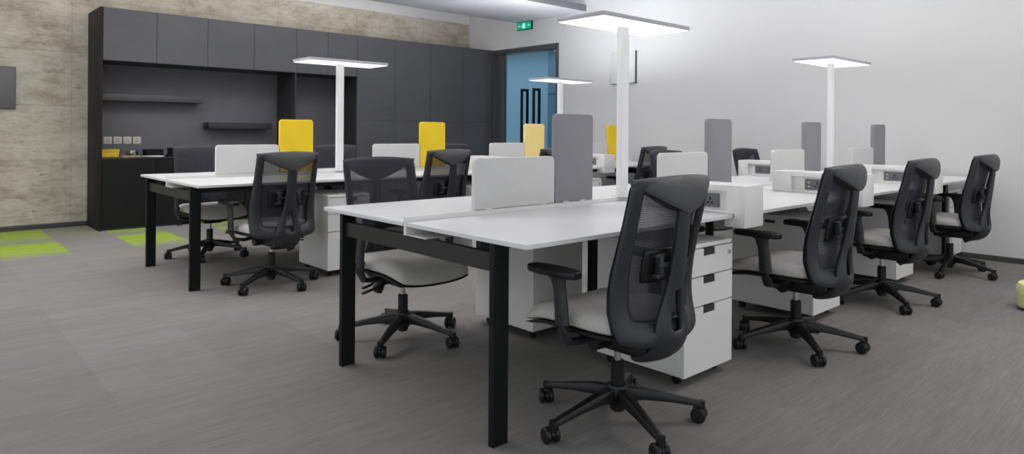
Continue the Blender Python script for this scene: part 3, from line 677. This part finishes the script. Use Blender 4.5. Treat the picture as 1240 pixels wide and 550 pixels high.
    for (xo, zo), (xi, zi) in zip(outer, inner):
        row = []
        for f_, of in ((0, 0.0), (0.5, -0.004), (1, 0.0)):
            row.append(bsurf(xo + (xi - xo) * f_, zo + (zi - zo) * f_, of))
        back = []
        for f_, of in ((1, 0.016), (0.5, th), (0, 0.022)):
            back.append(bsurf(xo + (xi - xo) * f_, zo + (zi - zo) * f_, of))
        prof.append([q.verts.new(p_) for p_ in row + back])
    for i in range(n):
        A, B_ = prof[i], prof[(i + 1) % n]
        for k in range(6): q.faces.new((A[k], A[(k + 1) % 6], B_[(k + 1) % 6], B_[k]))
    bmesh.ops.recalc_face_normals(q, faces=q.faces); mb = MB(); mb.join(q)
    o = mb.build('back_frame', M['plastic'], t, 180); s_ = o.modifiers.new('s', 'SUBSURF'); s_.levels = s_.render_levels = 1
    # netting
    q = bmesh.new(); rings = []; cz = 0.70
    for f_, of in ((0.985, -0.003), (0.95, -0.014), (0.80, -0.014), (0.6, -0.012), (0.4, -0.008), (0.2, -0.006)):
        rings.append([q.verts.new(bsurf(x * f_, 0.668 + (z - 0.668) * f_, of)) for x, z in outer])
    for a_, c_ in zip(rings, rings[1:]):
        for i in range(n): q.faces.new((a_[i], a_[(i + 1) % n], c_[(i + 1) % n], c_[i]))
    cv = q.verts.new(bsurf(0, 0.668, -0.006))
    for i in range(n): q.faces.new((rings[-1][i], rings[-1][(i + 1) % n], cv))
    mb = MB(); mb.join(q); mb.build('back_netting', M['net'], t, 180)
    # headrest pad: crescent between the corners, bulging to the back
    q = bmesh.new(); N_, K = 24, 10; fr_, bk = [], []
    for i in range(N_ + 1):
        u = i / N_ * 2 - 1; x = 0.233 * u
        ztop = 0.984 - 0.014 * u * u; zbot = 0.850 + 0.104 * abs(u) ** 1.35
        rf, rb = [], []
        for k in range(K + 1):
            v = k / K; z = ztop + (zbot - ztop) * v
            p_ = bsurf(x, z, 0.0); ed = (1 - abs(2 * v - 1) ** 3) * (1 - 0.6 * u ** 6)
            bulge = 0.008 + 0.012 * (1 - u ** 4) * min(1, v * 2.5) + 0.044 * (1 - u * u) * v ** 0.8
            rf.append(q.verts.new(p_ + Vector((0, 0.002 * ed, 0)))); rb.append(q.verts.new(p_ + Vector((0, -bulge - 0.006 * ed, 0))))
        fr_.append(rf); bk.append(rb)
    for i in range(N_):
        for k in range(K):
            q.faces.new((fr_[i][k], fr_[i + 1][k], fr_[i + 1][k + 1], fr_[i][k + 1])); q.faces.new((bk[i][k], bk[i][k + 1], bk[i + 1][k + 1], bk[i + 1][k]))
        q.faces.new((fr_[i][0], bk[i][0], bk[i + 1][0], fr_[i + 1][0])); q.faces.new((fr_[i][K], fr_[i + 1][K], bk[i + 1][K], bk[i][K]))
    for i in (0, N_):
        for k in range(K): q.faces.new((fr_[i][k], fr_[i][k + 1], bk[i][k + 1], bk[i][k]))
    bmesh.ops.recalc_face_normals(q, faces=q.faces)
    mb = MB(); mb.join(q); mb.build('headrest_pad', M['pad'], t, 50)
    # spine with a slot, from the headrest down and under the seat
    path = [(-0.300, 0.90, 0.030), (-0.300, 0.85, 0.031), (-0.293, 0.78, 0.033), (-0.284, 0.70, 0.035), (-0.273, 0.62, 0.041), (-0.266, 0.56, 0.050), (-0.262, 0.51, 0.066), (-0.265, 0.465, 0.086), (-0.272, 0.42, 0.098), (-0.268, 0.375, 0.101), (-0.245, 0.335, 0.097), (-0.20, 0.305, 0.090), (-0.13, 0.295, 0.078)]
    q = bmesh.new(); NT_ = 7; g = []
    for (y, z, hw) in path: g.append([q.verts.new((hw * (2 * k / (NT_ - 1) - 1), y + 0.020 * (2 * k / (NT_ - 1) - 1) ** 2 * (hw / 0.06), z)) for k in range(NT_)])
    for i in range(len(path) - 1):
        for k in range(NT_ - 1):
            if i in (5, 6, 7) and k in (2, 3): continue
            q.faces.new((g[i][k], g[i][k + 1], g[i + 1][k + 1], g[i + 1][k]))
    bmesh.ops.recalc_face_normals(q, faces=q.faces); mb = MB(); mb.join(q); o = mb.build('spine', M['plastic'], t, 180)
    so = o.modifiers.new('t', 'SOLIDIFY'); so.thickness = 0.030; so.offset = 0
    s_ = o.modifiers.new('s', 'SUBSURF'); s_.levels = s_.render_levels = 2
    # side wings from the spine to the frame's lower edge
    for sg in (-1, 1): MB().tube([(sg * 0.07, -0.255, 0.40), (sg * 0.11, -0.232, 0.40), (sg * 0.16, -0.208, 0.405)], [(0.012, 0.026), (0.011, 0.022), (0.009, 0.018)], 10).build('back_bracket', M['plastic'], t)
    # lumbar plate with clamp bar
    q = MB(); lp = bmesh.new(); gg = []
    for j in range(9):
        row = []
        for i in range(13):
            u, v = i / 6 - 1, j / 4 - 1; X_ = 0.135 * u * math.sqrt(1 - 0.10 * v * v); Zv = 0.655 + 0.062 * v * math.sqrt(1 - 0.10 * u * u) ; p_ = bsurf(X_, Zv, 0.016); row.append(lp.verts.new(p_))
        gg.append(row)
    for j in range(8):
        for i in range(12): lp.faces.new((gg[j][i], gg[j][i + 1], gg[j + 1][i + 1], gg[j + 1][i]))
    q.join(lp); o = q.build('lumbar_plate', M['plasticblk'], t, 180); so = o.modifiers.new('t', 'SOLIDIFY'); so.thickness = 0.008
    cl = MB().box(-0.09, 0.09, -0.258, -0.246, 0.650, 0.668, 0.003)
    for sg in (-1, 1):
        xc = sg * 0.072
        cl.box(xc - 0.026, xc + 0.026, -0.254, -0.226, 0.686, 0.702, 0.005).box(xc - 0.026, xc + 0.026, -0.254, -0.226, 0.614, 0.630, 0.005).box(xc - 0.010, xc + 0.010, -0.258, -0.230, 0.620, 0.694, 0.003)
    cl.box(-0.020, 0.020, -0.272, -0.250, 0.642, 0.674, 0.004)
    cl.build('lumbar_clamp', M['plastic'], t)
    bpy.data.objects.remove(piv)
    return t
proto = make_chair()
BASEK = ('star_base', 'caster')
def place(x, y, face, phase, label, group, first=[True]):
    # face: heading in degrees of the seat front; phase: angle of one castor arm in world degrees
    t = proto if first[0] else copy_tree(proto); first[0] = False
    t.location = (x, y, 0); t.rotation_euler = (0, 0, R(face - 90)); tag(t, label, 'chair', group)
    for ch in t.children:
        if ch.name.split('.')[0] in BASEK: ch.rotation_euler = (0, 0, R(phase - (face - 90)))
    return t
GN, GF = 'office chairs on the near sides of the benches', 'office chairs on the far sides of the benches'
place(2.095, 1.675, 90, 30, 'black netted office chair closest to the camera, seen from behind', GN)
place(3.56, 1.645, 91, 8, 'second black office chair from the camera along the front bench', GN)
place(4.93, 1.69, 88, 8, 'third black office chair along the front bench, left of the last one', GN)
place(6.40, 1.677, 86, 41, 'last black office chair of the front row, nearest the white wall', GN)
place(2.045, 3.12, 271, 1, 'office chair facing the camera behind the foreground desk, pale seat under the cross rail', GF)
place(4.95, 3.20, 270, 20, 'office chair almost hidden behind the grey screen, headrest edge showing', GF)
place(6.35, 3.22, 270, 20, 'office chair with only its headrest above the far power box by the white wall', GF)
place(2.02, 4.81, 94, -3, 'black office chair seen from behind at the near end of the rear bench', GN)
place(3.43, 4.80, 92, 15, 'black office chair in front of the bright yellow screen', GN)
place(4.75, 4.80, 90, 15, 'office chair hidden behind the closest screens, top of headrest showing', GN)
place(6.32, 4.80, 90, 15, 'black office chair right of the nearest lamp pole at the rear bench end', GN)
place(2.07, 6.28, 272, 25, 'bluish grey office chair facing forward beside the worktop cabinets', GF)
place(3.42, 6.28, 270, 10, 'office chair facing forward behind the back-left lamp pole', GF)
place(4.95, 6.28, 270, 10, 'office chair facing forward behind the bright yellow screen', GF)
